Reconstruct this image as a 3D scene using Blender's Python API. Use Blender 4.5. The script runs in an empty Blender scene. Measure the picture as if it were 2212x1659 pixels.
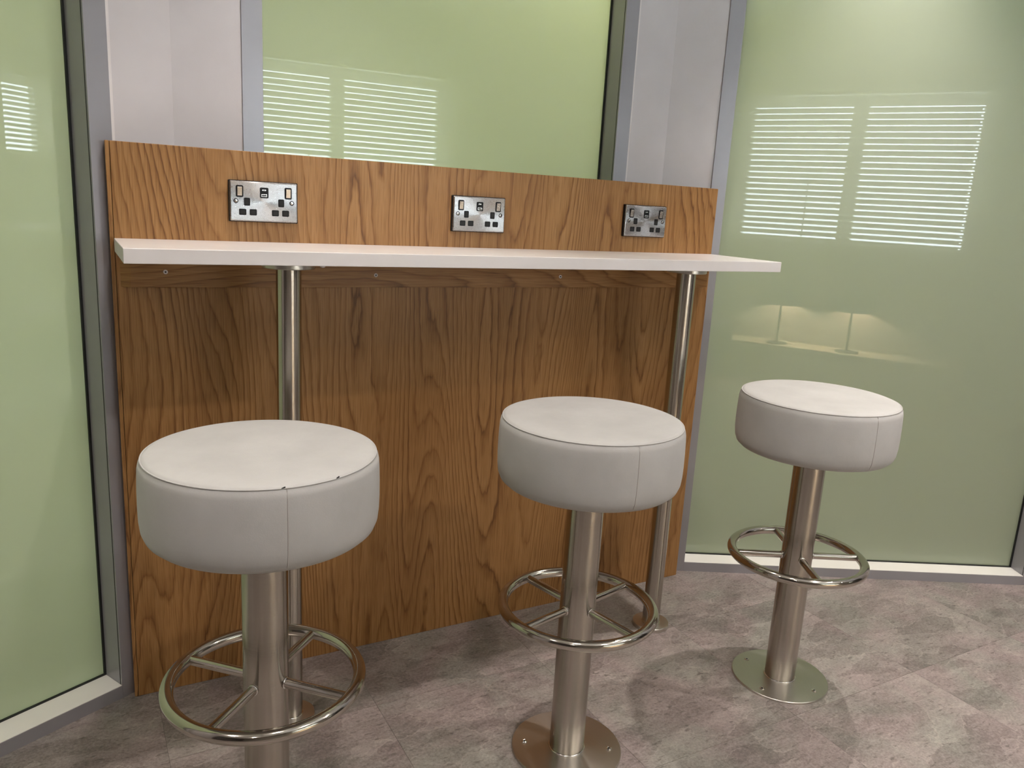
import bpy, bmesh, math, random
from mathutils import Vector, Matrix
R = math.radians
random.seed(7)
scene = bpy.context.scene
COL = scene.collection

# ------------------------------------------------------------------ camera
CAMP = Vector((-0.0792, -1.855, 1.1807))
YAW, PITCH, ROLL, FPX = -0.5164, -0.2214, 0.0570, 1710.2
fw = Vector((-math.sin(YAW) * math.cos(PITCH), math.cos(YAW) * math.cos(PITCH), math.sin(PITCH)))
r0 = Vector((math.cos(YAW), math.sin(YAW), 0))
u0 = r0.cross(fw)
rt = r0 * math.cos(ROLL) + u0 * math.sin(ROLL)
up = u0 * math.cos(ROLL) - r0 * math.sin(ROLL)
cam = bpy.data.cameras.new('camera')
cam.sensor_width = 36.0
cam.lens = FPX / 2212 * 36
cam.clip_start = 0.02
camo = bpy.data.objects.new('camera', cam)
COL.objects.link(camo)
M = Matrix((rt, up, -fw)).transposed().to_4x4()
M.translation = CAMP
camo.matrix_world = M
scene.camera = camo

# ------------------------------------------------------------------ view, world, lights
scene.view_settings.view_transform = 'Standard'
scene.view_settings.look = 'None'
scene.view_settings.gamma = 1
scene.view_settings.use_curve_mapping = False
scene.view_settings.exposure = 0.0
world = bpy.data.worlds.new('daylight')
scene.world = world
world.use_nodes = True
world.node_tree.nodes['Background'].inputs[0].default_value = (0.80, 0.92, 1.0, 1)
world.node_tree.nodes['Background'].inputs[1].default_value = 22.0
CEIL = 2.53
WARM = (1.0, 0.90, 0.835)


def downlight(x, y, power, col=WARM, size=0.08, spread=130):
    l = bpy.data.lights.new('downlight', 'AREA')
    l.shape = 'DISK'
    l.size = size
    l.energy = power
    l.color = col
    l.spread = R(spread)
    o = bpy.data.objects.new('downlight', l)
    o.location = (x, y, CEIL - 0.012)
    COL.objects.link(o)


def spotlight(x, y, power, size=72, col=WARM):
    l = bpy.data.lights.new('spot_downlight', 'SPOT')
    l.energy = power
    l.color = col
    l.spot_size = R(size)
    l.spot_blend = 0.9
    l.shadow_soft_size = 0.02
    o = bpy.data.objects.new('spot_downlight', l)
    o.location = (x, y, CEIL - 0.012)
    COL.objects.link(o)


for (x, y, pw) in [(0.28, -1.50, 8), (2.35, -1.75, 8.5), (-0.95, -1.25, 4.5), (1.3, -2.2, 11), (-0.9, -2.8, 7), (3.2, -2.7, 4)]:  # strongest one added to soften the shelf's shadow lines
    downlight(x, y, pw)
for (x, y, pw) in [(2.02, -0.42, 96), (0.42, -0.36, 66), (-0.75, -0.95, 36), (1.85, -1.25, 60)]:
    spotlight(x, y, pw)


def backlamp(x, y, z, power, col):
    l = bpy.data.lights.new('pane_backlight', 'POINT')
    l.shadow_soft_size = 0.10
    l.energy = power
    l.color = col
    o = bpy.data.objects.new('pane_backlight', l)
    o.location = (x, y, z)
    COL.objects.link(o)


backlamp(1.42, 0.62, 2.25, 175, (1.0, 0.91, 0.56))
backlamp(0.45, 1.05, 1.0, 75, (0.93, 1.0, 0.80))
backlamp(-0.95, 0.45, 2.2, 135, (1.0, 0.92, 0.68))
backlamp(2.75, 0.25, 2.40, 16, (0.72, 0.92, 1.0))
backlamp(-0.75, 0.75, 0.7, 46, (0.84, 1.0, 0.88))  # added low light that brightens the bottom of the left pane
backlamp(2.15, 0.75, 1.0, 13, (0.85, 1.0, 0.86))


# ------------------------------------------------------------------ helpers
def mat(name):
    m = bpy.data.materials.new(name)
    m.use_nodes = True
    nt = m.node_tree
    return m, nt, nt.nodes['Principled BSDF']


def node(nt, t, **kw):
    n = nt.nodes.new(t)
    for k, v in kw.items():
        if k.startswith('i_'):
            n.inputs[k[2:].replace('_', ' ')].default_value = v
        else:
            setattr(n, k, v)
    return n


def ramp(nt, src, stops, interp='LINEAR'):
    n = nt.nodes.new('ShaderNodeValToRGB')
    cr = n.color_ramp
    cr.interpolation = interp
    while len(cr.elements) < len(stops):
        cr.elements.new(0.5)
    for e, (p, c) in zip(cr.elements, stops):
        e.position = p
        e.color = (c[0], c[1], c[2], 1) if len(c) == 3 else c
    nt.links.new(src, n.inputs[0])
    return n.outputs[0]


def math_(nt, op, a, b=None, clamp=False):
    n = nt.nodes.new('ShaderNodeMath')
    n.operation = op
    n.use_clamp = clamp
    for i, v in enumerate((a, b)):
        if v is None:
            continue
        if isinstance(v, (int, float)):
            n.inputs[i].default_value = v
        else:
            nt.links.new(v, n.inputs[i])
    return n.outputs[0]


def mixc(nt, fac, a, b, mode='MIX'):
    n = nt.nodes.new('ShaderNodeMix')
    n.data_type = 'RGBA'
    n.blend_type = mode
    for idx, v in ((0, fac), (6, a), (7, b)):
        if isinstance(v, (int, float)):
            n.inputs[idx].default_value = v
        elif isinstance(v, tuple):
            n.inputs[idx].default_value = (*v, 1) if len(v) == 3 else v
        else:
            nt.links.new(v, n.inputs[idx])
    return n.outputs[2]


def coords(nt, scale=(1, 1, 1), loc=(0, 0, 0), rot=(0, 0, 0), src='Object'):
    tc = nt.nodes.new('ShaderNodeTexCoord')
    mp = nt.nodes.new('ShaderNodeMapping')
    mp.inputs['Scale'].default_value = scale
    mp.inputs['Location'].default_value = loc
    mp.inputs['Rotation'].default_value = rot
    nt.links.new(tc.outputs[src], mp.inputs[0])
    return mp.outputs[0]


def noise(nt, vec, scale, detail=3, rough=0.5, dist=0.0):
    n = nt.nodes.new('ShaderNodeTexNoise')
    n.inputs['Scale'].default_value = scale
    n.inputs['Detail'].default_value = detail
    n.inputs['Roughness'].default_value = rough
    n.inputs['Distortion'].default_value = dist
    nt.links.new(vec, n.inputs['Vector'])
    return n.outputs[0]


def bump(nt, h, strength, dist=0.001):
    n = nt.nodes.new('ShaderNodeBump')
    n.inputs['Strength'].default_value = strength
    n.inputs['Distance'].default_value = dist
    nt.links.new(h, n.inputs['Height'])
    return n.outputs[0]


def plain(name, col, rough=0.5, metal=0.0, spec=0.5, bumpy=None):
    m, nt, b = mat(name)
    v = coords(nt)
    n = noise(nt, v, 9, 3)
    c = ramp(nt, n, [(0.3, tuple(x * 0.97 for x in col)), (0.7, tuple(min(1, x * 1.03) for x in col))])
    nt.links.new(c, b.inputs['Base Color'])
    b.inputs['Roughness'].default_value = rough
    b.inputs['Metallic'].default_value = metal
    b.inputs['Specular IOR Level'].default_value = spec
    if bumpy:
        nt.links.new(bump(nt, noise(nt, v, bumpy[0], 2), bumpy[1], bumpy[2]), b.inputs['Normal'])
    return m


def oak(name, horizontal=False, offset=0.0):
    """oak veneer: cathedral arches are contour lines of a noise field stretched along the grain"""
    m, nt, b = mat(name)
    tc = nt.nodes.new('ShaderNodeTexCoord')
    sep = nt.nodes.new('ShaderNodeSeparateXYZ')
    nt.links.new(tc.outputs['Object'], sep.inputs[0])
    across, along = (sep.outputs[2], sep.outputs[0]) if horizontal else (sep.outputs[0], sep.outputs[2])

    def vec(ka, kl, off=0.0):
        c = nt.nodes.new('ShaderNodeCombineXYZ')
        nt.links.new(math_(nt, 'MULTIPLY', across, ka), c.inputs[0])
        nt.links.new(math_(nt, 'MULTIPLY', along, kl), c.inputs[1])
        c.inputs[2].default_value = off + offset
        return c.outputs[0]
    wob = noise(nt, vec(22, 5.0, 2.0), 1.0, 3, 0.6)
    big = noise(nt, vec(4.6, 0.46, 5.0), 1.0, 1.0, 0.4)
    fld = math_(nt, 'ADD', math_(nt, 'MULTIPLY', big, 34.0), math_(nt, 'MULTIPLY', wob, 1.3))
    fld = math_(nt, 'ADD', fld, math_(nt, 'MULTIPLY', across, 34.0))
    fr = math_(nt, 'FRACT', fld)
    ring = ramp(nt, fr, [(0.0, (0.45,) * 3), (0.12, (0.95,) * 3), (0.60, (0.80,) * 3), (0.86, (0.45,) * 3), (0.96, (0.05,) * 3), (1.0, (0.45,) * 3)])
    fine = noise(nt, vec(330, 6.0, 9.0), 1.0, 3, 0.65)
    pores = ramp(nt, noise(nt, vec(620, 13.0, 4.0), 1.0, 1), [(0.34, (0,) * 3), (0.46, (1,) * 3)])
    tone = noise(nt, vec(8, 0.35, 1.0), 1.0, 2)
    lw = ramp(nt, noise(nt, vec(14, 1.2, 7.0), 1.0, 2), [(0.35, (0.20,) * 3), (0.65, (0.52,) * 3)])
    val = math_(nt, 'ADD', math_(nt, 'MULTIPLY', math_(nt, 'SUBTRACT', ring, 0.72), lw), math_(nt, 'MULTIPLY', fine, 0.55))
    val = math_(nt, 'ADD', val, math_(nt, 'MULTIPLY', math_(nt, 'SUBTRACT', tone, 0.5), 0.30))
    val = math_(nt, 'ADD', val, 0.27)
    c = ramp(nt, val, [(0.18, (0.130, 0.054, 0.015)), (0.40, (0.255, 0.120, 0.037)), (0.60, (0.365, 0.188, 0.065)), (0.85, (0.46, 0.258, 0.102))])
    c = mixc(nt, math_(nt, 'MULTIPLY', math_(nt, 'SUBTRACT', 1.0, pores), 0.40), c, (0.13, 0.056, 0.017))
    nt.links.new(c, b.inputs['Base Color'])
    b.inputs['Roughness'].default_value = 0.42
    b.inputs['Specular IOR Level'].default_value = 0.35
    nt.links.new(bump(nt, val, 0.25, 0.0006), b.inputs['Normal'])
    return m


def steel(name, col=(0.50, 0.46, 0.41), rough=0.20, axis='Z', aniso=0.95, brush=(1, 1, 90)):
    m, nt, b = mat(name)
    v = coords(nt, scale=brush)
    n = noise(nt, v, 14, 3, 0.6)
    rr = nt.nodes.new('ShaderNodeMapRange')
    rr.inputs[3].default_value = rough * 0.75
    rr.inputs[4].default_value = rough * 1.3
    nt.links.new(n, rr.inputs[0])
    nt.links.new(rr.outputs[0], b.inputs['Roughness'])
    c = ramp(nt, n, [(0.3, tuple(x * 0.94 for x in col)), (0.7, col)])
    nt.links.new(c, b.inputs['Base Color'])
    b.inputs['Metallic'].default_value = 1.0
    b.inputs['Anisotropic'].default_value = aniso
    b.inputs['Anisotropic Rotation'].default_value = 0.25
    t = nt.nodes.new('ShaderNodeTangent')
    t.direction_type = 'RADIAL'
    t.axis = axis
    nt.links.new(t.outputs[0], b.inputs['Tangent'])
    return m


def slate(name):
    m, nt, b = mat(name)
    tc = nt.nodes.new('ShaderNodeTexCoord')
    oi = nt.nodes.new('ShaderNodeObjectInfo')
    off = nt.nodes.new('ShaderNodeVectorMath')
    off.operation = 'ADD'
    cmb = nt.nodes.new('ShaderNodeCombineXYZ')
    nt.links.new(math_(nt, 'MULTIPLY', oi.outputs['Random'], 37.0), cmb.inputs[0])
    nt.links.new(math_(nt, 'MULTIPLY', oi.outputs['Random'], 91.0), cmb.inputs[1])
    nt.links.new(tc.outputs['Object'], off.inputs[0])
    nt.links.new(cmb.outputs[0], off.inputs[1])

    def vec(sc, rz):
        mp = nt.nodes.new('ShaderNodeMapping')
        mp.inputs['Scale'].default_value = sc
        mp.inputs['Rotation'].default_value = (0, 0, rz)
        nt.links.new(off.outputs[0], mp.inputs[0])
        return mp.outputs[0]
    v = vec((1, 1, 1), 0)
    vs = vec((1, 2.2, 1), R(-22))
    big = noise(nt, v, 3.2, 4, 0.6, 1.0)
    mid = noise(nt, vs, 15, 10, 0.78, 0.9)
    finen = noise(nt, v, 150, 4, 0.75)
    hue = noise(nt, v, 5.5, 3, 0.5, 0.6)
    # flaky cleft plates: voronoi cells on strongly warped coordinates
    wn = nt.nodes.new('ShaderNodeTexNoise')
    wn.inputs['Scale'].default_value = 7.0
    wn.inputs['Detail'].default_value = 5
    wn.inputs['Roughness'].default_value = 0.6
    nt.links.new(v, wn.inputs['Vector'])
    wsc = nt.nodes.new('ShaderNodeVectorMath')
    wsc.operation = 'SCALE'
    wsc.inputs['Scale'].default_value = 0.22
    nt.links.new(wn.outputs['Color'], wsc.inputs[0])
    wadd = nt.nodes.new('ShaderNodeVectorMath')
    nt.links.new(vs, wadd.inputs[0])
    nt.links.new(wsc.outputs[0], wadd.inputs[1])
    vor = nt.nodes.new('ShaderNodeTexVoronoi')
    vor.inputs['Scale'].default_value = 5.5
    nt.links.new(wadd.outputs[0], vor.inputs['Vector'])
    vsep = nt.nodes.new('ShaderNodeSeparateXYZ')
    nt.links.new(vor.outputs['Color'], vsep.inputs[0])
    step = vsep.outputs[0]
    voe = nt.nodes.new('ShaderNodeTexVoronoi')
    voe.feature = 'DISTANCE_TO_EDGE'
    voe.inputs['Scale'].default_value = 5.5
    nt.links.new(wadd.outputs[0], voe.inputs['Vector'])
    edge = ramp(nt, voe.outputs[0], [(0.0, (1,) * 3), (0.022, (0,) * 3)])
    val = math_(nt, 'ADD', math_(nt, 'MULTIPLY', big, 0.40), math_(nt, 'MULTIPLY', mid, 0.55))
    val = math_(nt, 'ADD', val, math_(nt, 'MULTIPLY', math_(nt, 'SUBTRACT', finen, 0.5), 0.60))
    val = math_(nt, 'ADD', val, math_(nt, 'MULTIPLY', math_(nt, 'SUBTRACT', step, 0.5), 0.12))
    c = ramp(nt, val, [(0.20, (0.095, 0.083, 0.078)), (0.38, (0.190, 0.168, 0.158)), (0.52, (0.285, 0.256, 0.242)), (0.74, (0.43, 0.390, 0.368))])
    tint = ramp(nt, hue, [(0.36, (0.95, 1.0, 0.94)), (0.62, (1.05, 0.965, 0.97))])
    c = mixc(nt, 1.0, c, tint, 'MULTIPLY')
    em = math_(nt, 'MULTIPLY', edge, math_(nt, 'MULTIPLY', ramp(nt, noise(nt, v, 7, 2), [(0.40, (0,) * 3), (0.58, (1,) * 3)]), 0.42))
    c = mixc(nt, em, c, (0.50, 0.43, 0.39))
    pit = ramp(nt, noise(nt, vec((1, 3.2, 1), R(-28)), 34, 3, 0.6), [(0.33, (1,) * 3), (0.41, (0,) * 3)])
    c = mixc(nt, math_(nt, 'MULTIPLY', pit, 0.55), c, (0.075, 0.062, 0.056))
    nt.links.new(c, b.inputs['Base Color'])
    rg = nt.nodes.new('ShaderNodeMapRange')
    rg.inputs[3].default_value = 0.38
    rg.inputs[4].default_value = 0.62
    nt.links.new(mid, rg.inputs[0])
    nt.links.new(rg.outputs[0], b.inputs['Roughness'])
    b.inputs['Specular IOR Level'].default_value = 0.45
    h = math_(nt, 'ADD', val, math_(nt, 'MULTIPLY', step, 0.25))
    nt.links.new(bump(nt, h, 0.60, 0.003), b.inputs['Normal'])
    return m


def film_glass(name, col):
    """float glass with a milky green film: scatters light from both sides, mirrors the room on its face"""
    m = bpy.data.materials.new(name)
    m.use_nodes = True
    nt = m.node_tree
    nt.nodes.clear()
    out = nt.nodes.new('ShaderNodeOutputMaterial')
    v = coords(nt)
    c = ramp(nt, noise(nt, v, 2.0, 2), [(0.3, tuple(x * 0.985 for x in col)), (0.7, col)])
    d = nt.nodes.new('ShaderNodeBsdfDiffuse')
    t = nt.nodes.new('ShaderNodeBsdfTranslucent')
    g = nt.nodes.new('ShaderNodeBsdfGlossy')
    g.inputs['Roughness'].default_value = 0.012
    nt.links.new(c, d.inputs[0])
    nt.links.new(c, t.inputs[0])
    m1 = nt.nodes.new('ShaderNodeMixShader')
    m1.inputs[0].default_value = 0.5
    nt.links.new(d.outputs[0], m1.inputs[1])
    nt.links.new(t.outputs[0], m1.inputs[2])
    fr = nt.nodes.new('ShaderNodeFresnel')
    fr.inputs[0].default_value = 1.52
    m2 = nt.nodes.new('ShaderNodeMixShader')
    nt.links.new(fr.outputs[0], m2.inputs[0])
    nt.links.new(m1.outputs[0], m2.inputs[1])
    nt.links.new(g.outputs[0], m2.inputs[2])
    nt.links.new(m2.outputs[0], out.inputs[0])
    return m


def fabric(name, col):
    m, nt, b = mat(name)
    v = coords(nt)
    n = noise(nt, v, 420, 3, 0.6)
    s = noise(nt, v, 11, 4, 0.55)
    c = ramp(nt, s, [(0.28, tuple(x * 0.90 for x in col)), (0.72, tuple(min(1, x * 1.04) for x in col))])
    c2 = mixc(nt, math_(nt, 'MULTIPLY', n, 0.16), c, tuple(x * 0.72 for x in col))
    nt.links.new(c2, b.inputs['Base Color'])
    b.inputs['Roughness'].default_value = 0.62
    b.inputs['Specular IOR Level'].default_value = 0.35
    b.inputs['Sheen Weight'].default_value = 0.08
    h = math_(nt, 'ADD', math_(nt, 'MULTIPLY', n, 0.15), s)
    nt.links.new(bump(nt, h, 0.22, 0.004), b.inputs['Normal'])
    return m


MT = dict(
    farwall=plain('darkened_taupe', (0.10, 0.088, 0.082), 0.7),  # unseen far walls darkened to cut ambient light and give the steel contrast
    winwall=plain('darkened_beige', (0.34, 0.31, 0.28), 0.7),  # window wall toned down for darker steel reflections and less ambient light
    wall=plain('white_paint', (0.61, 0.58, 0.595), 0.6, bumpy=(260, 0.08, 0.001)),
    ceiling=plain('ceiling_paint', (0.80, 0.78, 0.76), 0.8),
    corridor=plain('corridor_paint', (0.80, 0.78, 0.70), 0.8),
    frame=plain('silver_powder_coat', (0.35, 0.345, 0.37), 0.32, 0.25, 0.5),
    sill=plain('cream_sill_strip', (0.86, 0.85, 0.80), 0.35),
    gasket=plain('black_rubber', (0.012, 0.014, 0.014), 0.5),
    bead=plain('white_sealant', (0.74, 0.70, 0.70), 0.5),
    glassL=film_glass('green_film_glass', (0.525, 0.575, 0.465)),
    oak=oak('oak_veneer'),
    oakh=oak('oak_veneer_batten', True, 3.3),
    edge=oak('oak_edge_strip', False, 1.7),
    white=plain('white_laminate', (0.83, 0.79, 0.785), 0.28, bumpy=(600, 0.03, 0.0005)),
    steel=steel('brushed_steel'),
    plate=steel('brushed_steel_disc', (0.60, 0.57, 0.52), 0.34, 'Z', 0.5, (60, 1, 1)),
    ring=steel('polished_steel', (0.55, 0.51, 0.46), 0.10, 'Z', 0.2, (8, 8, 40)),
    socket=steel('radial_brushed_steel', (0.45, 0.43, 0.42), 0.28, 'Y', 0.9, (30, 30, 30)),
    rocker=steel('satin_rocker', (0.72, 0.70, 0.67), 0.25, 'Z', 0.2, (5, 5, 5)),
    black=plain('black_plastic', (0.008, 0.008, 0.009), 0.45, 0, 0.25),
    dark=plain('socket_void', (0.004, 0.004, 0.004), 0.6),
    chrome=steel('chrome_screw', (0.80, 0.78, 0.76), 0.12, 'Z', 0.0, (5, 5, 5)),
    fabric=fabric('pale_grey_upholstery', (0.49, 0.482, 0.472)),
    slate=slate('slate_vinyl'),
    subfloor=plain('dark_joint', (0.075, 0.066, 0.062), 0.8),
    blind=plain('cream_slat', (0.72, 0.70, 0.64), 0.45),
    winframe=plain('white_window_frame', (0.70, 0.70, 0.68), 0.4),
    shade=plain('dark_lamp_shade', (0.02, 0.02, 0.022), 0.5),
    bench=plain('pale_bench_laminate', (0.62, 0.55, 0.44), 0.4),
)


class MB:
    """collects shapes, builds ONE mesh object"""

    def __init__(s):
        s.bm = bmesh.new()

    def box(s, lo, hi, bev=0.0, mtx=None):
        lo, hi = Vector(lo), Vector(hi)
        g = bmesh.ops.create_cube(s.bm, size=1.0)
        vs = g['verts']
        for v in vs:
            v.co = Vector([lo[i] + (hi[i] - lo[i]) * (v.co[i] + 0.5) for i in range(3)])
        if bev:
            es = list({e for v in vs for e in v.link_edges})
            rr = bmesh.ops.bevel(s.bm, geom=es, offset=bev, segments=2, profile=0.5, affect='EDGES')
            vs = list({v for f in rr['faces'] for v in f.verts} | {v for v in vs if v.is_valid})
        if mtx is not None:
            for v in vs:
                v.co = mtx @ v.co
        return s

    def prism(s, pts, z0, z1, bev=0.0):
        a = [s.bm.verts.new((x, y, z0)) for x, y in pts]
        b = [s.bm.verts.new((x, y, z1)) for x, y in pts]
        n = len(pts)
        fs = [s.bm.faces.new(a[::-1]), s.bm.faces.new(b)]
        fs += [s.bm.faces.new((a[i], a[(i + 1) % n], b[(i + 1) % n], b[i])) for i in range(n)]
        if bev:
            es = list({e for f in fs for e in f.edges})
            bmesh.ops.bevel(s.bm, geom=es, offset=bev, segments=2, profile=0.5, affect='EDGES')
        return s

    def lathe(s, prof, seg=64, c=(0, 0, 0), mtx=None):
        rings = []
        for r, z in prof:
            if r < 1e-6:
                rings.append([s.bm.verts.new((c[0], c[1], c[2] + z))])
            else:
                rings.append([s.bm.verts.new((c[0] + r * math.cos(2 * math.pi * i / seg), c[1] + r * math.sin(2 * math.pi * i / seg), c[2] + z)) for i in range(seg)])
        for A, B in zip(rings, rings[1:]):
            for i in range(seg):
                j = (i + 1) % seg
                q = [A[i % len(A)], A[j % len(A)], B[j % len(B)], B[i % len(B)]]
                u = []
                for w in q:
                    if w not in u:
                        u.append(w)
                if len(u) > 2:
                    s.bm.faces.new(u)
        if mtx is not None:
            for ring_ in rings:
                for v in ring_:
                    v.co = mtx @ v.co
        return s

    def torus(s, Rr, r, c=(0, 0, 0), seg=96, sub=16):
        g = []
        for i in range(seg):
            a = 2 * math.pi * i / seg
            g.append([s.bm.verts.new((c[0] + (Rr + r * math.cos(b)) * math.cos(a), c[1] + (Rr + r * math.cos(b)) * math.sin(a), c[2] + r * math.sin(b)))
                      for b in [2 * math.pi * k / sub for k in range(sub)]])
        for i in range(seg):
            for k in range(sub):
                A, B = g[i], g[(i + 1) % seg]
                s.bm.faces.new((A[k], B[k], B[(k + 1) % sub], A[(k + 1) % sub]))
        return s

    def tube(s, p, q, r, seg=24):
        p, q = Vector(p), Vector(q)
        d = q - p
        mtx = Matrix.Translation(p) @ d.to_track_quat('Z', 'Y').to_matrix().to_4x4()
        return s.lathe([(0, 0), (r, 0), (r, d.length), (0, d.length)], seg, mtx=mtx)

    def rrect(s, w, h, r, y0, y1, cx=0, cz=0, seg=6, bev=0.0):
        """rounded rectangle in the xz plane, from y0 (back) to y1 (front, smaller y)"""
        pts = []
        for (sx, sz, a0) in ((1, 1, 0), (-1, 1, 90), (-1, -1, 180), (1, -1, 270)):
            for k in range(seg + 1):
                a = R(a0 + 90 * k / seg)
                pts.append((cx + sx * (w / 2 - r) + r * math.cos(a), cz + sz * (h / 2 - r) + r * math.sin(a)))

        def shrink(pt, e):
            return (cx + (pt[0] - cx) * (1 - 2 * e / w), cz + (pt[1] - cz) * (1 - 2 * e / h))
        lay = [(y0, 0.0), (y1 + bev, 0.0)]
        if bev:
            lay += [(y1 + bev * 0.3, bev * 0.3), (y1, bev)]
        loops = [[s.bm.verts.new((*[shrink(q, e)[0]], y, shrink(q, e)[1])) for q in pts] for y, e in lay]
        n = len(pts)
        s.bm.faces.new(loops[0][::-1])
        s.bm.faces.new(loops[-1])
        for A, B in zip(loops, loops[1:]):
            for i in range(n):
                s.bm.faces.new((A[i], A[(i + 1) % n], B[(i + 1) % n], B[i]))
        return s

    def build(s, name, m, parent=None, smooth=None, loc=None, rotz=0):
        bmesh.ops.recalc_face_normals(s.bm, faces=s.bm.faces)
        me = bpy.data.meshes.new(name)
        s.bm.to_mesh(me)
        s.bm.free()
        me.materials.append(m)
        o = bpy.data.objects.new(name, me)
        COL.objects.link(o)
        if smooth:
            for p in me.polygons:
                p.use_smooth = True
            me.set_sharp_from_angle(angle=R(smooth))
        if parent:
            o.parent = parent
        if loc:
            o.location = loc
        o.rotation_euler[2] = rotz
        return o


def tag(o, label, cat, group=None, kind=None):
    o['label'] = label
    o['category'] = cat
    if group:
        o['group'] = group
    if kind:
        o['kind'] = kind
    return o


def empty(name, loc=(0, 0, 0), rotz=0, parent=None):
    o = bpy.data.objects.new(name, None)
    o.location = loc
    o.rotation_euler[2] = rotz
    o.empty_display_size = 0.1
    COL.objects.link(o)
    if parent:
        o.parent = parent
    return o


# ------------------------------------------------------------------ room layout (plan)
CL, CR = Vector((0.141, 0.094)), Vector((1.523, 0.109))
AL, AR = R(26.34), R(-27.68)
dL = Vector((math.cos(AL), math.sin(AL)))
dR = Vector((math.cos(AR), math.sin(AR)))
PL, PR = Vector((-0.0273, 0.0111)), Vector((1.6963, 0.0177))   # inner edge of the frame nearest the corner
CL = PL + dL * 0.1876
CR = PR - dR * 0.1975
WA = R(5)
W0 = Vector((2.704, -3.578))
dW = Vector((math.cos(WA), math.sin(WA)))
nW = Vector((-dW.y, dW.x))
EL = PL - dL * 1.40
ER = PR + dR * 1.40
WL = W0 - nW * 0.06 - dW * 4.9
WR = W0 - nW * 0.06 + dW * 2.5
FL = Vector((-2.2, -1.75))
FR = Vector((5.15, -2.1))


def frame3(o, d, n):
    """matrix: local x along the wall, local y out of the room, z up"""
    m = Matrix(((d.x, n.x, 0, o.x), (d.y, n.y, 0, o.y), (0, 0, 1, 0), (0, 0, 0, 1)))
    return m


# floor tiles clipped to the room outline
room_poly = [WL, WR, FR, ER, PR - dR * 0.1975, CL, EL, FL]


def clip(poly, a, b):
    out = []
    nrm = Vector((-(b - a).y, (b - a).x))
    for i in range(len(poly)):
        p, q = poly[i], poly[(i + 1) % len(poly)]
        sp, sq = (p - a).dot(nrm), (q - a).dot(nrm)
        if sp >= 0:
            out.append(p)
        if sp * sq < 0:
            out.append(p + (q - p) * (sp / (sp - sq)))
    return out


def poly_area(p):
    return abs(sum(p[i].x * p[(i + 1) % len(p)].y - p[(i + 1) % len(p)].x * p[i].y for i in range(len(p)))) / 2


floor = MB().prism([(-3.6, -5.2), (6.4, -5.2), (6.4, 2.4), (-3.6, 2.4)], -0.12, -0.0012).build('floor', MT['subfloor'])
tag(floor, 'grey brown slate effect tiled floor under the stools', 'floor', kind='structure')
T = 0.457
GAP = 0.00035
tile_mesh = None
for i in range(-6, 11):
    for j in range(-7, 3):
        x0, y0 = 0.504 + i * T, -0.72 + j * T
        full = [Vector((x0 + GAP, y0 + GAP)), Vector((x0 + T - GAP, y0 + GAP)), Vector((x0 + T - GAP, y0 + T - GAP)), Vector((x0 + GAP, y0 + T - GAP))]
        pl = full
        for k in range(len(room_poly)):
            pl = clip(pl, room_poly[k], room_poly[(k + 1) % len(room_poly)])
            if len(pl) < 3:
                break
        if len(pl) < 3 or poly_area(pl) < 0.0004:
            continue
        cut = poly_area(pl) < poly_area(full) - 1e-6
        if not cut and tile_mesh:
            o = bpy.data.objects.new('floor_tile', tile_mesh)
            COL.objects.link(o)
            o.parent = floor
            o.location = (x0 + T / 2, y0 + T / 2, 0)
            continue
        o = MB().prism([(p.x - x0 - T / 2, p.y - y0 - T / 2) for p in pl], -0.0012, 0.0).build('floor_tile', MT['slate'], floor, loc=(x0 + T / 2, y0 + T / 2, 0))
        if not cut:
            tile_mesh = o.data

ceil = MB().prism([(-3.6, -5.2), (6.4, -5.2), (6.4, 2.4), (-3.6, 2.4)], CEIL, CEIL + 0.1).build('ceiling', MT['ceiling'])
tag(ceil, 'plain white ceiling above the whole room', 'ceiling', kind='structure')


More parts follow.
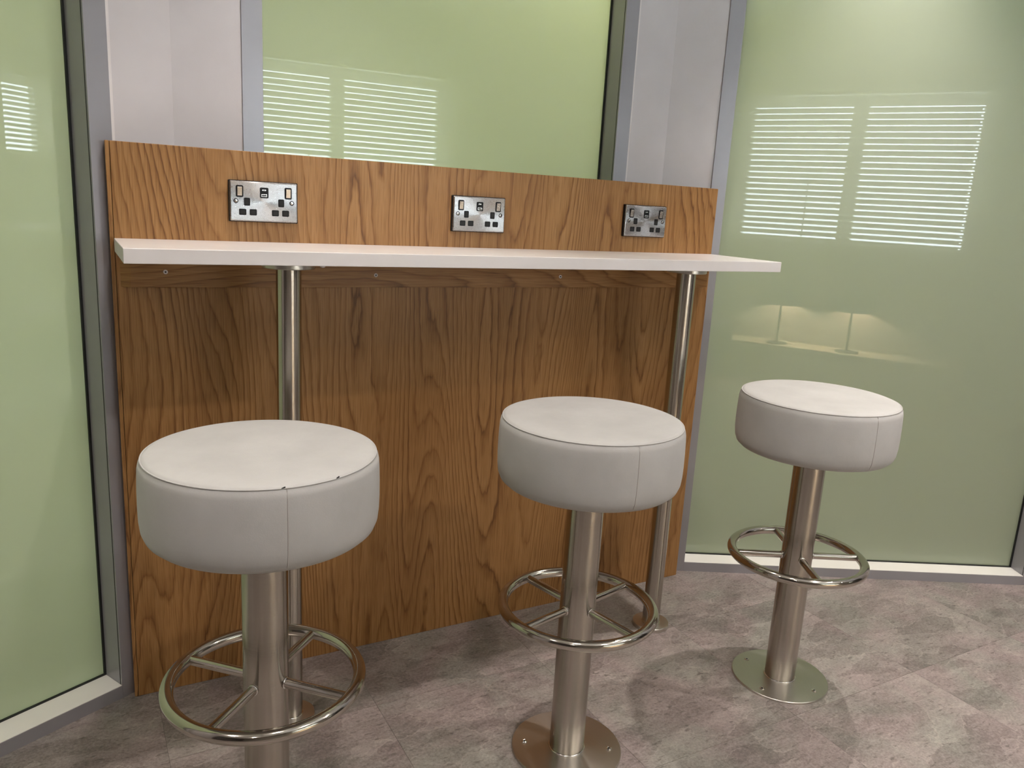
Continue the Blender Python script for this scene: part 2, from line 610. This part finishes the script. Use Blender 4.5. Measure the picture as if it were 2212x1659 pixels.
def glazed_wall(wname, winname, o, d, x0, w0, w1, x1, wlabel, glabel, beads):
    """plastered strips x0..w0 and w1..x1 in wall coordinates; aluminium window w0..w1, opening FW inside it"""
    n = Vector((-d.y, d.x))
    mtx = frame3(o, d, n)
    FW, DEP = 0.046, 0.13
    top = 2.45
    wall = MB().box((x0, 0.0, 0), (w0, DEP, CEIL)).box((w1, 0.0, 0), (x1, DEP, CEIL)).box((w0, 0.0, top), (w1, DEP, CEIL)).build(wname, MT['wall'])
    wall.matrix_world = mtx
    tag(wall, wlabel, 'wall', kind='structure')
    for bx in beads:
        MB().box((bx - 0.0035, -0.0025, 0), (bx + 0.0035, 0.001, CEIL), 0.0008).build('sealant_bead', MT['bead'], wall)
    win = empty(winname)
    win.matrix_world = mtx
    tag(win, glabel, 'window', kind='structure')
    MB().box((w0 + 0.0465, -0.0035, 0.0318), (w1 - 0.0465, 0.0638, 0.0334), 0.0004).build('sill_strip', MT['sill'], win)
    for nm, lo, hi in (('frame_stile', (w0, -0.004, 0), (w0 + FW, 0.10, top)), ('frame_stile', (w1 - FW, -0.004, 0), (w1, 0.10, top)),
                       ('frame_rail', (w0 + FW, -0.004, -0.0005), (w1 - FW, 0.10, 0.032)), ('frame_rail', (w0 + FW, -0.004, top - FW), (w1 - FW, 0.10, top))):
        MB().box(lo, hi, 0.0006).build(nm, MT['frame'], win)
    a, b = w0 + FW, w1 - FW
    # thin black strips drawn in as the shadow line between glazing bead and stile
    for xx in (a, b):
        MB().box((xx - 0.0008, 0.0015, 0.032), (xx + 0.0008, 0.0030, top - FW)).build('bead_shadow_line', MT['gasket'], win)
    g = 0.0045
    for lo, hi in (((a, 0.064, 0.032), (b, 0.069, 0.032 + g)), ((a, 0.064, top - FW - g), (b, 0.069, top - FW)),
                   ((a, 0.064, 0.032 + g), (a + g, 0.069, top - FW - g)), ((b - g, 0.064, 0.032 + g), (b, 0.069, top - FW - g))):
        MB().box(lo, hi).build('gasket', MT['gasket'], win)
    MB().box((a + 0.0005, 0.0695, 0.033), (b - 0.0005, 0.0775, top - FW - 0.001)).build('glass_pane', MT['glassL'], win)
    return wall


dC = (CR - CL).normalized()
LC = (CR - CL).length
# wall coordinates start at the left corner of the middle bay
glazed_wall('wall_back', 'window_1', CL, dC, 0.0, 0.146, 1.238, LC,
            'pinkish white wall strips either side of the middle green glass panel', 'middle green frosted glass panel above the oak backboard', (1.2405,))
glazed_wall('wall_left', 'window_2', PL, dL, -1.40, -1.30, 0.046, 0.1876,
            'white wall strip beside the left green glass panel', 'left green frosted glass panel in silver frame reaching the floor', (0.0495,))
glazed_wall('wall_right', 'window_3', PR, dR, -0.1975, -0.046, 1.226, 1.40,
            'white wall strip beside the right green glass panel', 'right green frosted glass panel behind the farthest stool', ())


def solid_wall(name, a, b, label, thick=0.12):
    d = (b - a).normalized()
    n = Vector((-d.y, d.x))
    o = MB().box((0, -thick, 0), ((b - a).length, 0, CEIL)).build(name, MT['wall'])
    o.matrix_world = frame3(a, d, n)
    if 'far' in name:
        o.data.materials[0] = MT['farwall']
    return tag(o, label, 'wall', kind='structure')


solid_wall('wall_side_left', EL, FL, 'plain white wall out of view left of the left glass panel').data.materials[0] = MT['wall']
solid_wall('wall_far_left', FL, WL, 'side wall darkened to cut ambient light, out of view behind the camera to the left')
solid_wall('wall_far_right', WR, FR, 'side wall darkened to cut ambient light, out of view behind the camera to the right')
solid_wall('wall_side_right', FR, ER, 'plain white wall out of view right of the right glass panel')

# corridor shell behind the glazed bays
cp = [Vector((-2.9, -1.6)), Vector((-2.2, 1.0)), Vector((0.0, 1.75)), Vector((1.7, 1.75)), Vector((3.9, 1.0)), Vector((5.5, -1.5))]
for k in range(len(cp) - 1):
    o = solid_wall('wall_corridor', cp[k + 1], cp[k], 'plain corridor wall hidden behind the frosted glass panels')
    o.data.materials[0] = MT['corridor']
for a, b in ((EL, cp[0]), (cp[5], ER)):
    solid_wall('wall_corridor', b, a, 'plain corridor wall hidden behind the frosted glass panels')

# window wall behind the camera (seen mirrored in the glass)
mW = frame3(W0, dW, nW)
WINS = [(-1.71, -0.06, 1.00, 2.08), (1.33, 1.81, 1.34, 1.95)]
wf = MB()
edges = [-4.9, WINS[0][0], WINS[0][1], WINS[1][0], WINS[1][1], 2.5]
for k in range(5):
    a, b = edges[k], edges[k + 1]
    hole = [w for w in WINS if abs(w[0] - a) < 1e-6]
    if hole:
        wf.box((a, -0.26, 0), (b, -0.06, hole[0][2])).box((a, -0.26, hole[0][3]), (b, -0.06, CEIL))
    else:
        wf.box((a, -0.26, 0), (b, -0.06, CEIL))
wfo = wf.build('wall_front', MT['winwall'])
wfo.matrix_world = mW
tag(wfo, 'window wall behind the camera mirrored in the green glass panels', 'wall', kind='structure')


def room_window(name, w, mull, label):
    e = empty(name)
    e.matrix_world = mW
    tag(e, label, 'window', kind='structure')
    a, b, z0, z1 = w
    y0, y1 = -0.24, -0.18
    for nm, lo, hi in (('frame_stile', (a, y0, z0), (a + 0.05, y1, z1)), ('frame_stile', (b - 0.05, y0, z0), (b, y1, z1)),
                       ('frame_rail', (a + 0.05, y0, z0), (b - 0.05, y1, z0 + 0.05)), ('frame_rail', (a + 0.05, y0, z1 - 0.05), (b - 0.05, y1, z1))):
        MB().box(lo, hi, 0.002).build(nm, MT['winframe'], e)
    for m0, m1, q0, q1 in mull:
        MB().box((m0, y0, q0), (m1, y1, q1), 0.002).build('mullion', MT['winframe'], e)
    return e


room_window('window_4', WINS[0], [(-0.945, -0.845, 1.05, 2.03)], 'wide window behind venetian blind mirrored in the right glass panel')
room_window('window_5', WINS[1], [], 'small window behind venetian blind mirrored in the left glass panel')


def blind(a, b, z0, z1, n, hole, label):
    root = empty('venetian_blind')
    root.matrix_world = mW
    tag(root, label, 'blind', 'venetian blinds mirrored in the glass')
    MB().box((a, -0.045, z1 - 0.055), (b, 0.02, z1), 0.003).build('headrail', MT['blind'], root)
    MB().box((a, -0.025, z0), (b, 0.025, z0 + 0.02), 0.003).build('bottom_rail', MT['blind'], root)
    pitch = (z1 - 0.055 - z0 - 0.02) / n
    tilt = Matrix.Rotation(R(33 if b - a > 1 else 22), 4, 'X')
    s = MB()
    hw, th, hg = 0.025, 0.0014, 0.006
    s.box((a + 0.003, -hw, -th), (hole - hg, hw, th)).box((hole + hg, -hw, -th), (b - 0.003, hw, th))
    s.box((hole - hg, -hw, -th), (hole + hg, -hw * 0.35, th)).box((hole - hg, hw * 0.35, -th), (hole + hg, hw, th))
    for v in s.bm.verts:
        v.co = tilt @ v.co
    me = None
    for k in range(n):
        z = z0 + 0.02 + pitch * (k + 0.5)
        if me is None:
            o = s.build('slat', MT['blind'], root)
            me = o.data
        else:
            o = bpy.data.objects.new('slat', me)
            COL.objects.link(o)
            o.parent = root
        o.location = (0, -0.012, z)
    MB().tube((a + 0.62, 0.034, z0 + 0.02), (a + 0.62, 0.034, z0 + 0.02 + min(0.48, (z1 - z0) * 0.6)), 0.004, 10).build('tilt_wand', MT['shade'], root) if b - a > 1 else None
    return root


blind(-1.77, 0.0, 0.975, 2.13, 26, -0.115, 'wide cream venetian blind mirrored in the right and middle glass')
blind(1.27, 1.87, 1.335, 1.99, 15, 1.75, 'small cream venetian blind mirrored in the left glass panel')

# low bench with two table lamps below the wide window (mirrored in the right pane)
bench = MB().box((-2.0, -0.059, 0.0), (0.05, 0.23, 0.275), 0.003).build('low_bench', MT['bench'])
bench.matrix_world = mW
tag(bench, 'low pale bench below the window, mirrored in the right glass', 'bench')


def table_lamp(s, label):
    root = empty('table_lamp')
    root.matrix_world = mW @ Matrix.Translation((s, 0.115, 0.275))
    tag(root, label, 'lamp', 'table lamps mirrored in the right glass panel')
    MB().lathe([(0, 0), (0.082, 0), (0.082, 0.008), (0.02, 0.014), (0, 0.014)], 40).build('base', MT['shade'], root, 40)
    MB().tube((0, 0, 0.010), (0, 0, 0.33), 0.008, 16).build('stem', MT['shade'], root, 40)
    MB().lathe([(0.158, 0.30), (0.152, 0.36), (0.130, 0.42), (0.085, 0.465), (0.0, 0.485), (0.0, 0.480), (0.083, 0.460), (0.127, 0.416), (0.148, 0.358), (0.154, 0.30), (0.158, 0.30)], 48).build('lamp_shade', MT['shade'], root, 50)
    l = bpy.data.lights.new('bulb_light', 'POINT')
    l.energy = 50
    l.color = (1.0, 0.80, 0.52)
    l.shadow_soft_size = 0.03
    o = bpy.data.objects.new('bulb_light', l)
    COL.objects.link(o)
    o.parent = root
    o.location = (0, 0, 0.385)


table_lamp(-1.21, 'table lamp with dark dome shade, left one mirrored in the right glass')
table_lamp(-0.71, 'table lamp with dark dome shade, right one mirrored in the right glass')

# ------------------------------------------------------------------ oak backboard
W, H = 1.6505, 1.2639
board = empty('oak_backboard')
tag(board, 'tall oak veneer backboard standing behind the white shelf', 'panel')
MB().box((0.0082, 0.0, 0.0), (W, 0.018, H), 0.0012).build('panel', MT['oak'], board)
MB().box((0.0, 0.0004, 0.0), (0.0074, 0.018, H), 0.0006).build('scribe_strip', MT['edge'], board)
SHT, SHB, SHD = 1.0692, 1.0416, 0.282
bat = MB().prism([(0.0156, 0.0), (0.0335, -0.018), (1.630, -0.018), (1.630, 0.0)], 0.969, SHB - 0.0008, 0.0007).build('shelf_batten', MT['oakh'])
tag(bat, 'dark horizontal oak batten screwed to the backboard below the shelf', 'batten')
for sx, sz in ((0.1017, 1.0019), (0.5693, 0.9985), (1.0963, 0.9985)):
    cap = MB().lathe([(0, 0), (0.0046, 0), (0.0046, 0.0012), (0.0034, 0.0018), (0.0028, 0.0010), (0, 0.0010)], 20,
                     mtx=Matrix.Translation((sx, -0.0178, sz)) @ Matrix.Rotation(R(90), 4, 'X')).build('screw', MT['bead'], bat, 40)
    MB().box((sx - 0.0017, -0.0193, sz - 0.0017), (sx + 0.0017, -0.0187, sz + 0.0017)).build('screw_recess', MT['dark'], bat)

# ------------------------------------------------------------------ shelf and posts
shelf = MB().box((0.0074, -SHD, SHB), (1.6493, -0.0002, SHT), 0.0012).build('breakfast_shelf', MT['white'])
tag(shelf, 'long white laminate breakfast shelf against the oak backboard', 'shelf')
MB().lathe([(0, 0), (0.0055, 0), (0.0045, -0.003), (0, -0.004)], 20, c=(0.3685, -0.27, SHB)).build('bumper_pad', MT['bead'], shelf, 40)

RPO, RFL = 0.025, 0.0525


def post(x, y, label):
    root = empty('shelf_post', (x, y, 0))
    tag(root, label, 'post', 'steel posts holding up the shelf')
    MB().lathe([(RPO, 0.0115), (RPO, SHB - 0.0095)], 64).build('tube', MT['steel'], root, 40)
    MB().lathe([(0, 0), (RFL, 0), (RFL, 0.0100), (RFL - 0.0015, 0.0115), (0, 0.0115)], 64).build('foot_flange', MT['plate'], root, 30)
    MB().lathe([(0, SHB), (RFL, SHB), (RFL, SHB - 0.008), (RFL - 0.0015, SHB - 0.0095), (0, SHB - 0.0095)], 64).build('top_flange', MT['plate'], root, 30)
    MB().torus(RPO, 0.0016, (0, 0, 0.0122), 48, 8).build('weld', MT['chrome'], root, 60)
    return root


post(0.3117, -0.2237, 'steel shelf post rising behind the nearest stool')
post(1.3621, -0.2237, 'steel shelf post near the right end of the shelf')

# ------------------------------------------------------------------ sockets
PLW, PLH = 0.146, 0.086


def hole(parent, name, w, h, cx, cz, parts=True):
    o = MB().rrect(w, h, 0.0022, -0.0105, -0.01215, cx, cz, 5).build(name, MT['black'], parent)
    MB().rrect(w * 0.62, h * 0.62, 0.0008, -0.0120, -0.01222, cx, cz, 3).build('shutter', MT['dark'], o)
    return o


def socket(x, z, label):
    root = empty('double_socket', (x, 0, z))
    tag(root, label, 'socket', 'double sockets on the oak backboard')
    MB().rrect(PLW + 0.003, PLH + 0.003, 0.002, 0.0, -0.0075, 0, 0, 4).build('gasket_box', MT['black'], root)
    MB().rrect(PLW, PLH, 0.003, -0.0075, -0.0118, 0, 0, 6, 0.0024).build('face_plate', MT['socket'], root)
    for sx, tip in ((-1, 1), (1, -1)):
        sw = MB().rrect(0.0158, 0.0252, 0.0030, -0.0105, -0.0126, sx * 0.0525, 0.021, 5).build('switch_surround', MT['black'], root)
        mt = Matrix.Translation((sx * 0.0525, -0.0135, 0.021)) @ Matrix.Rotation(R(7), 4, 'X')
        MB().box((-0.0052, -0.0014, -0.0095), (0.0052, 0.0022, 0.0095), 0.0007, mt).build('rocker', MT['rocker'], sw)
        hole(root, 'earth_slot', 0.0130, 0.0170, sx * 0.0370, -0.001)
        for dx in (-0.01125, 0.01125):
            hole(root, 'pin_slot', 0.0155, 0.0134, sx * 0.03525 + dx, -0.0232)
        MB().lathe([(0, 0), (0.0052, 0), (0.0052, 0.0004), (0, 0.0004)], 24,
                   mtx=Matrix.Translation((sx * 0.0605, -0.0116, 0.0)) @ Matrix.Rotation(R(90), 4, 'X')).build('screw_well', MT['black'], root)
        sc = MB().lathe([(0, 0), (0.0038, 0), (0.0038, 0.0012), (0.0030, 0.0022), (0, 0.0024)], 24,
                        mtx=Matrix.Translation((sx * 0.0605, -0.0112, 0.0)) @ Matrix.Rotation(R(90), 4, 'X')).build('screw', MT['chrome'], root, 40)
        MB().box((sx * 0.0605 - 0.0030, -0.0138, -0.0004), (sx * 0.0605 + 0.0030, -0.0134, 0.0004)).build('screw_slot', MT['dark'], sc)
    us = MB().rrect(0.0188, 0.0228, 0.0026, -0.0105, -0.0122, 0, 0.0198, 5).build('usb_module', MT['black'], root)
    MB().rrect(0.0082, 0.0024, 0.0011, -0.0118, -0.01245, 0, 0.0256, 4).build('usb_c_port', MT['rocker'], us)
    MB().rrect(0.0052, 0.0010, 0.0004, -0.0122, -0.01252, 0, 0.0256, 3).build('port_opening', MT['dark'], us)
    MB().rrect(0.0120, 0.0054, 0.0006, -0.0118, -0.01245, 0, 0.0142, 3).build('usb_a_port', MT['rocker'], us)
    MB().rrect(0.0106, 0.0030, 0.0004, -0.0122, -0.01252, 0, 0.0140, 3).build('port_opening', MT['dark'], us)
    return root


socket(0.310, 1.1575, 'brushed steel double socket nearest the left end of the oak board')
socket(0.8442, 1.1537, 'brushed steel double socket in the middle of the oak board')
socket(1.3774, 1.1577, 'brushed steel double socket nearest the right end of the oak board')

# ------------------------------------------------------------------ stools
RS, ZB, ZT = 0.190, 0.6298, 0.7721
RC, RR_, ZR, RTU, RB = 0.0384, 0.1612, 0.3491, 0.0115, 0.1225


def make_stool(loc, rot, seam, label):
    root = empty('bar_stool', loc, R(rot))
    tag(root, label, 'stool', 'fixed bar stools along the shelf')
    srot = R(seam - rot)
    seat = MB().lathe([(0.1832, 0.7655), (0.1868, 0.7600), (0.1885, 0.752), (0.1893, 0.738), (0.1900, 0.715), (0.1902, 0.690), (0.1896, 0.668), (0.1878, 0.652),
                       (0.1835, 0.641), (0.1750, 0.6335), (0.158, 0.6302), (0.10, ZB), (0, ZB)], 96).build('seat_band', MT['fabric'], root, 70, rotz=srot)
    top = MB().lathe([(0.1832, 0.7655), (0.1815, 0.7680), (0.176, 0.7700), (0.160, 0.7716), (0.10, 0.7724), (0, 0.7724)], 96).build('seat_top', MT['fabric'], root, 70)
    MB().torus(0.1834, 0.0013, (0, 0, 0.7662), 128, 8).build('piping', MT['fabric'], root, 80)
    # vertical closing seam of the band (local +x), a tucked ridge with its dark stitch line
    prof = [(0.1845, 0.7650), (0.1885, 0.752), (0.1893, 0.738), (0.1900, 0.715), (0.1902, 0.690), (0.1896, 0.668), (0.1878, 0.652), (0.1835, 0.641)]
    sm = MB()
    for (ra, za), (rb, zb) in zip(prof, prof[1:]):
        sm.tube((ra + 0.0001, 0, za), (rb + 0.0001, 0, zb), 0.00075, 6)
    sm.build('seam', MT['seam'], root, 80, rotz=srot)
    MB().lathe([(RC, 0.0055), (RC, ZB + 0.001)], 96).build('column', MT['steel'], root, 40)
    MB().lathe([(0, 0), (RB, 0), (RB, 0.0045), (RB - 0.0012, 0.0058), (0, 0.0058)], 96).build('base_plate', MT['plate'], root, 30)
    MB().torus(RC + 0.0005, 0.0022, (0, 0, 0.0066), 64, 8).build('weld', MT['chrome'], root, 60)
    MB().torus(RR_, RTU, (0, 0, ZR), 128, 20).build('foot_ring', MT['ring'], root, 80)
    for k in range(4):
        a = R(90 * k)
        c, s_ = math.cos(a), math.sin(a)
        sp = MB().tube(((RC - 0.002) * c, (RC - 0.002) * s_, ZR), ((RR_ - 0.004) * c, (RR_ - 0.004) * s_, ZR), 0.0085, 24).build('spoke', MT['ring'], root, 40)
        MB().torus(0.0085, 0.0018, (0, 0, 0), 24, 6).build('weld', MT['chrome'], sp, 80).matrix_local = Matrix.Translation(((RC + 0.0012) * c, (RC + 0.0012) * s_, ZR)) @ Matrix.Rotation(a, 4, 'Z') @ Matrix.Rotation(R(90), 4, 'Y')
        b = R(90 * k + 45)
        sc = MB().lathe([(0, 0), (0.0068, 0), (0.0062, 0.0016), (0.0040, 0.0026), (0.0026, 0.0018), (0, 0.0018)], 24,
                        c=(0.095 * math.cos(b), 0.095 * math.sin(b), 0.0056)).build('screw', MT['chrome'], root, 40)
        MB().lathe([(0, 0), (0.0021, 0), (0.0021, 0.0004), (0, 0.0004)], 6, c=(0.095 * math.cos(b), 0.095 * math.sin(b), 0.0075)).build('screw_recess', MT['dark'], sc)
    return root


MT['seam'] = plain('seam_stitch', (0.42, 0.39, 0.375), 0.7)
s1 = make_stool((0.1824, -0.581, 0), 45, -91.5, 'pale grey round bar stool nearest the camera, with split piping')
make_stool((0.8377, -0.581, 0), 13, -97, 'pale grey round bar stool in the middle of the three')
make_stool((1.5106, -0.581, 0), -28.5, -98, 'pale grey round bar stool farthest right, before the right glass panel')
# small splits in the piping of the nearest stool
for ang, ln in ((-93.0, 0.006), (-66.0, 0.006)):
    a = R(ang - 45)
    m = Matrix.Rotation(a, 4, 'Z') @ Matrix.Translation((0.1838, 0, 0.7672)) @ Matrix.Rotation(R(20), 4, 'X')
    MB().box((-0.0007, -ln / 2, -0.0006), (0.0007, ln / 2, 0.0010), 0, m).build('split', MT['dark'], s1)
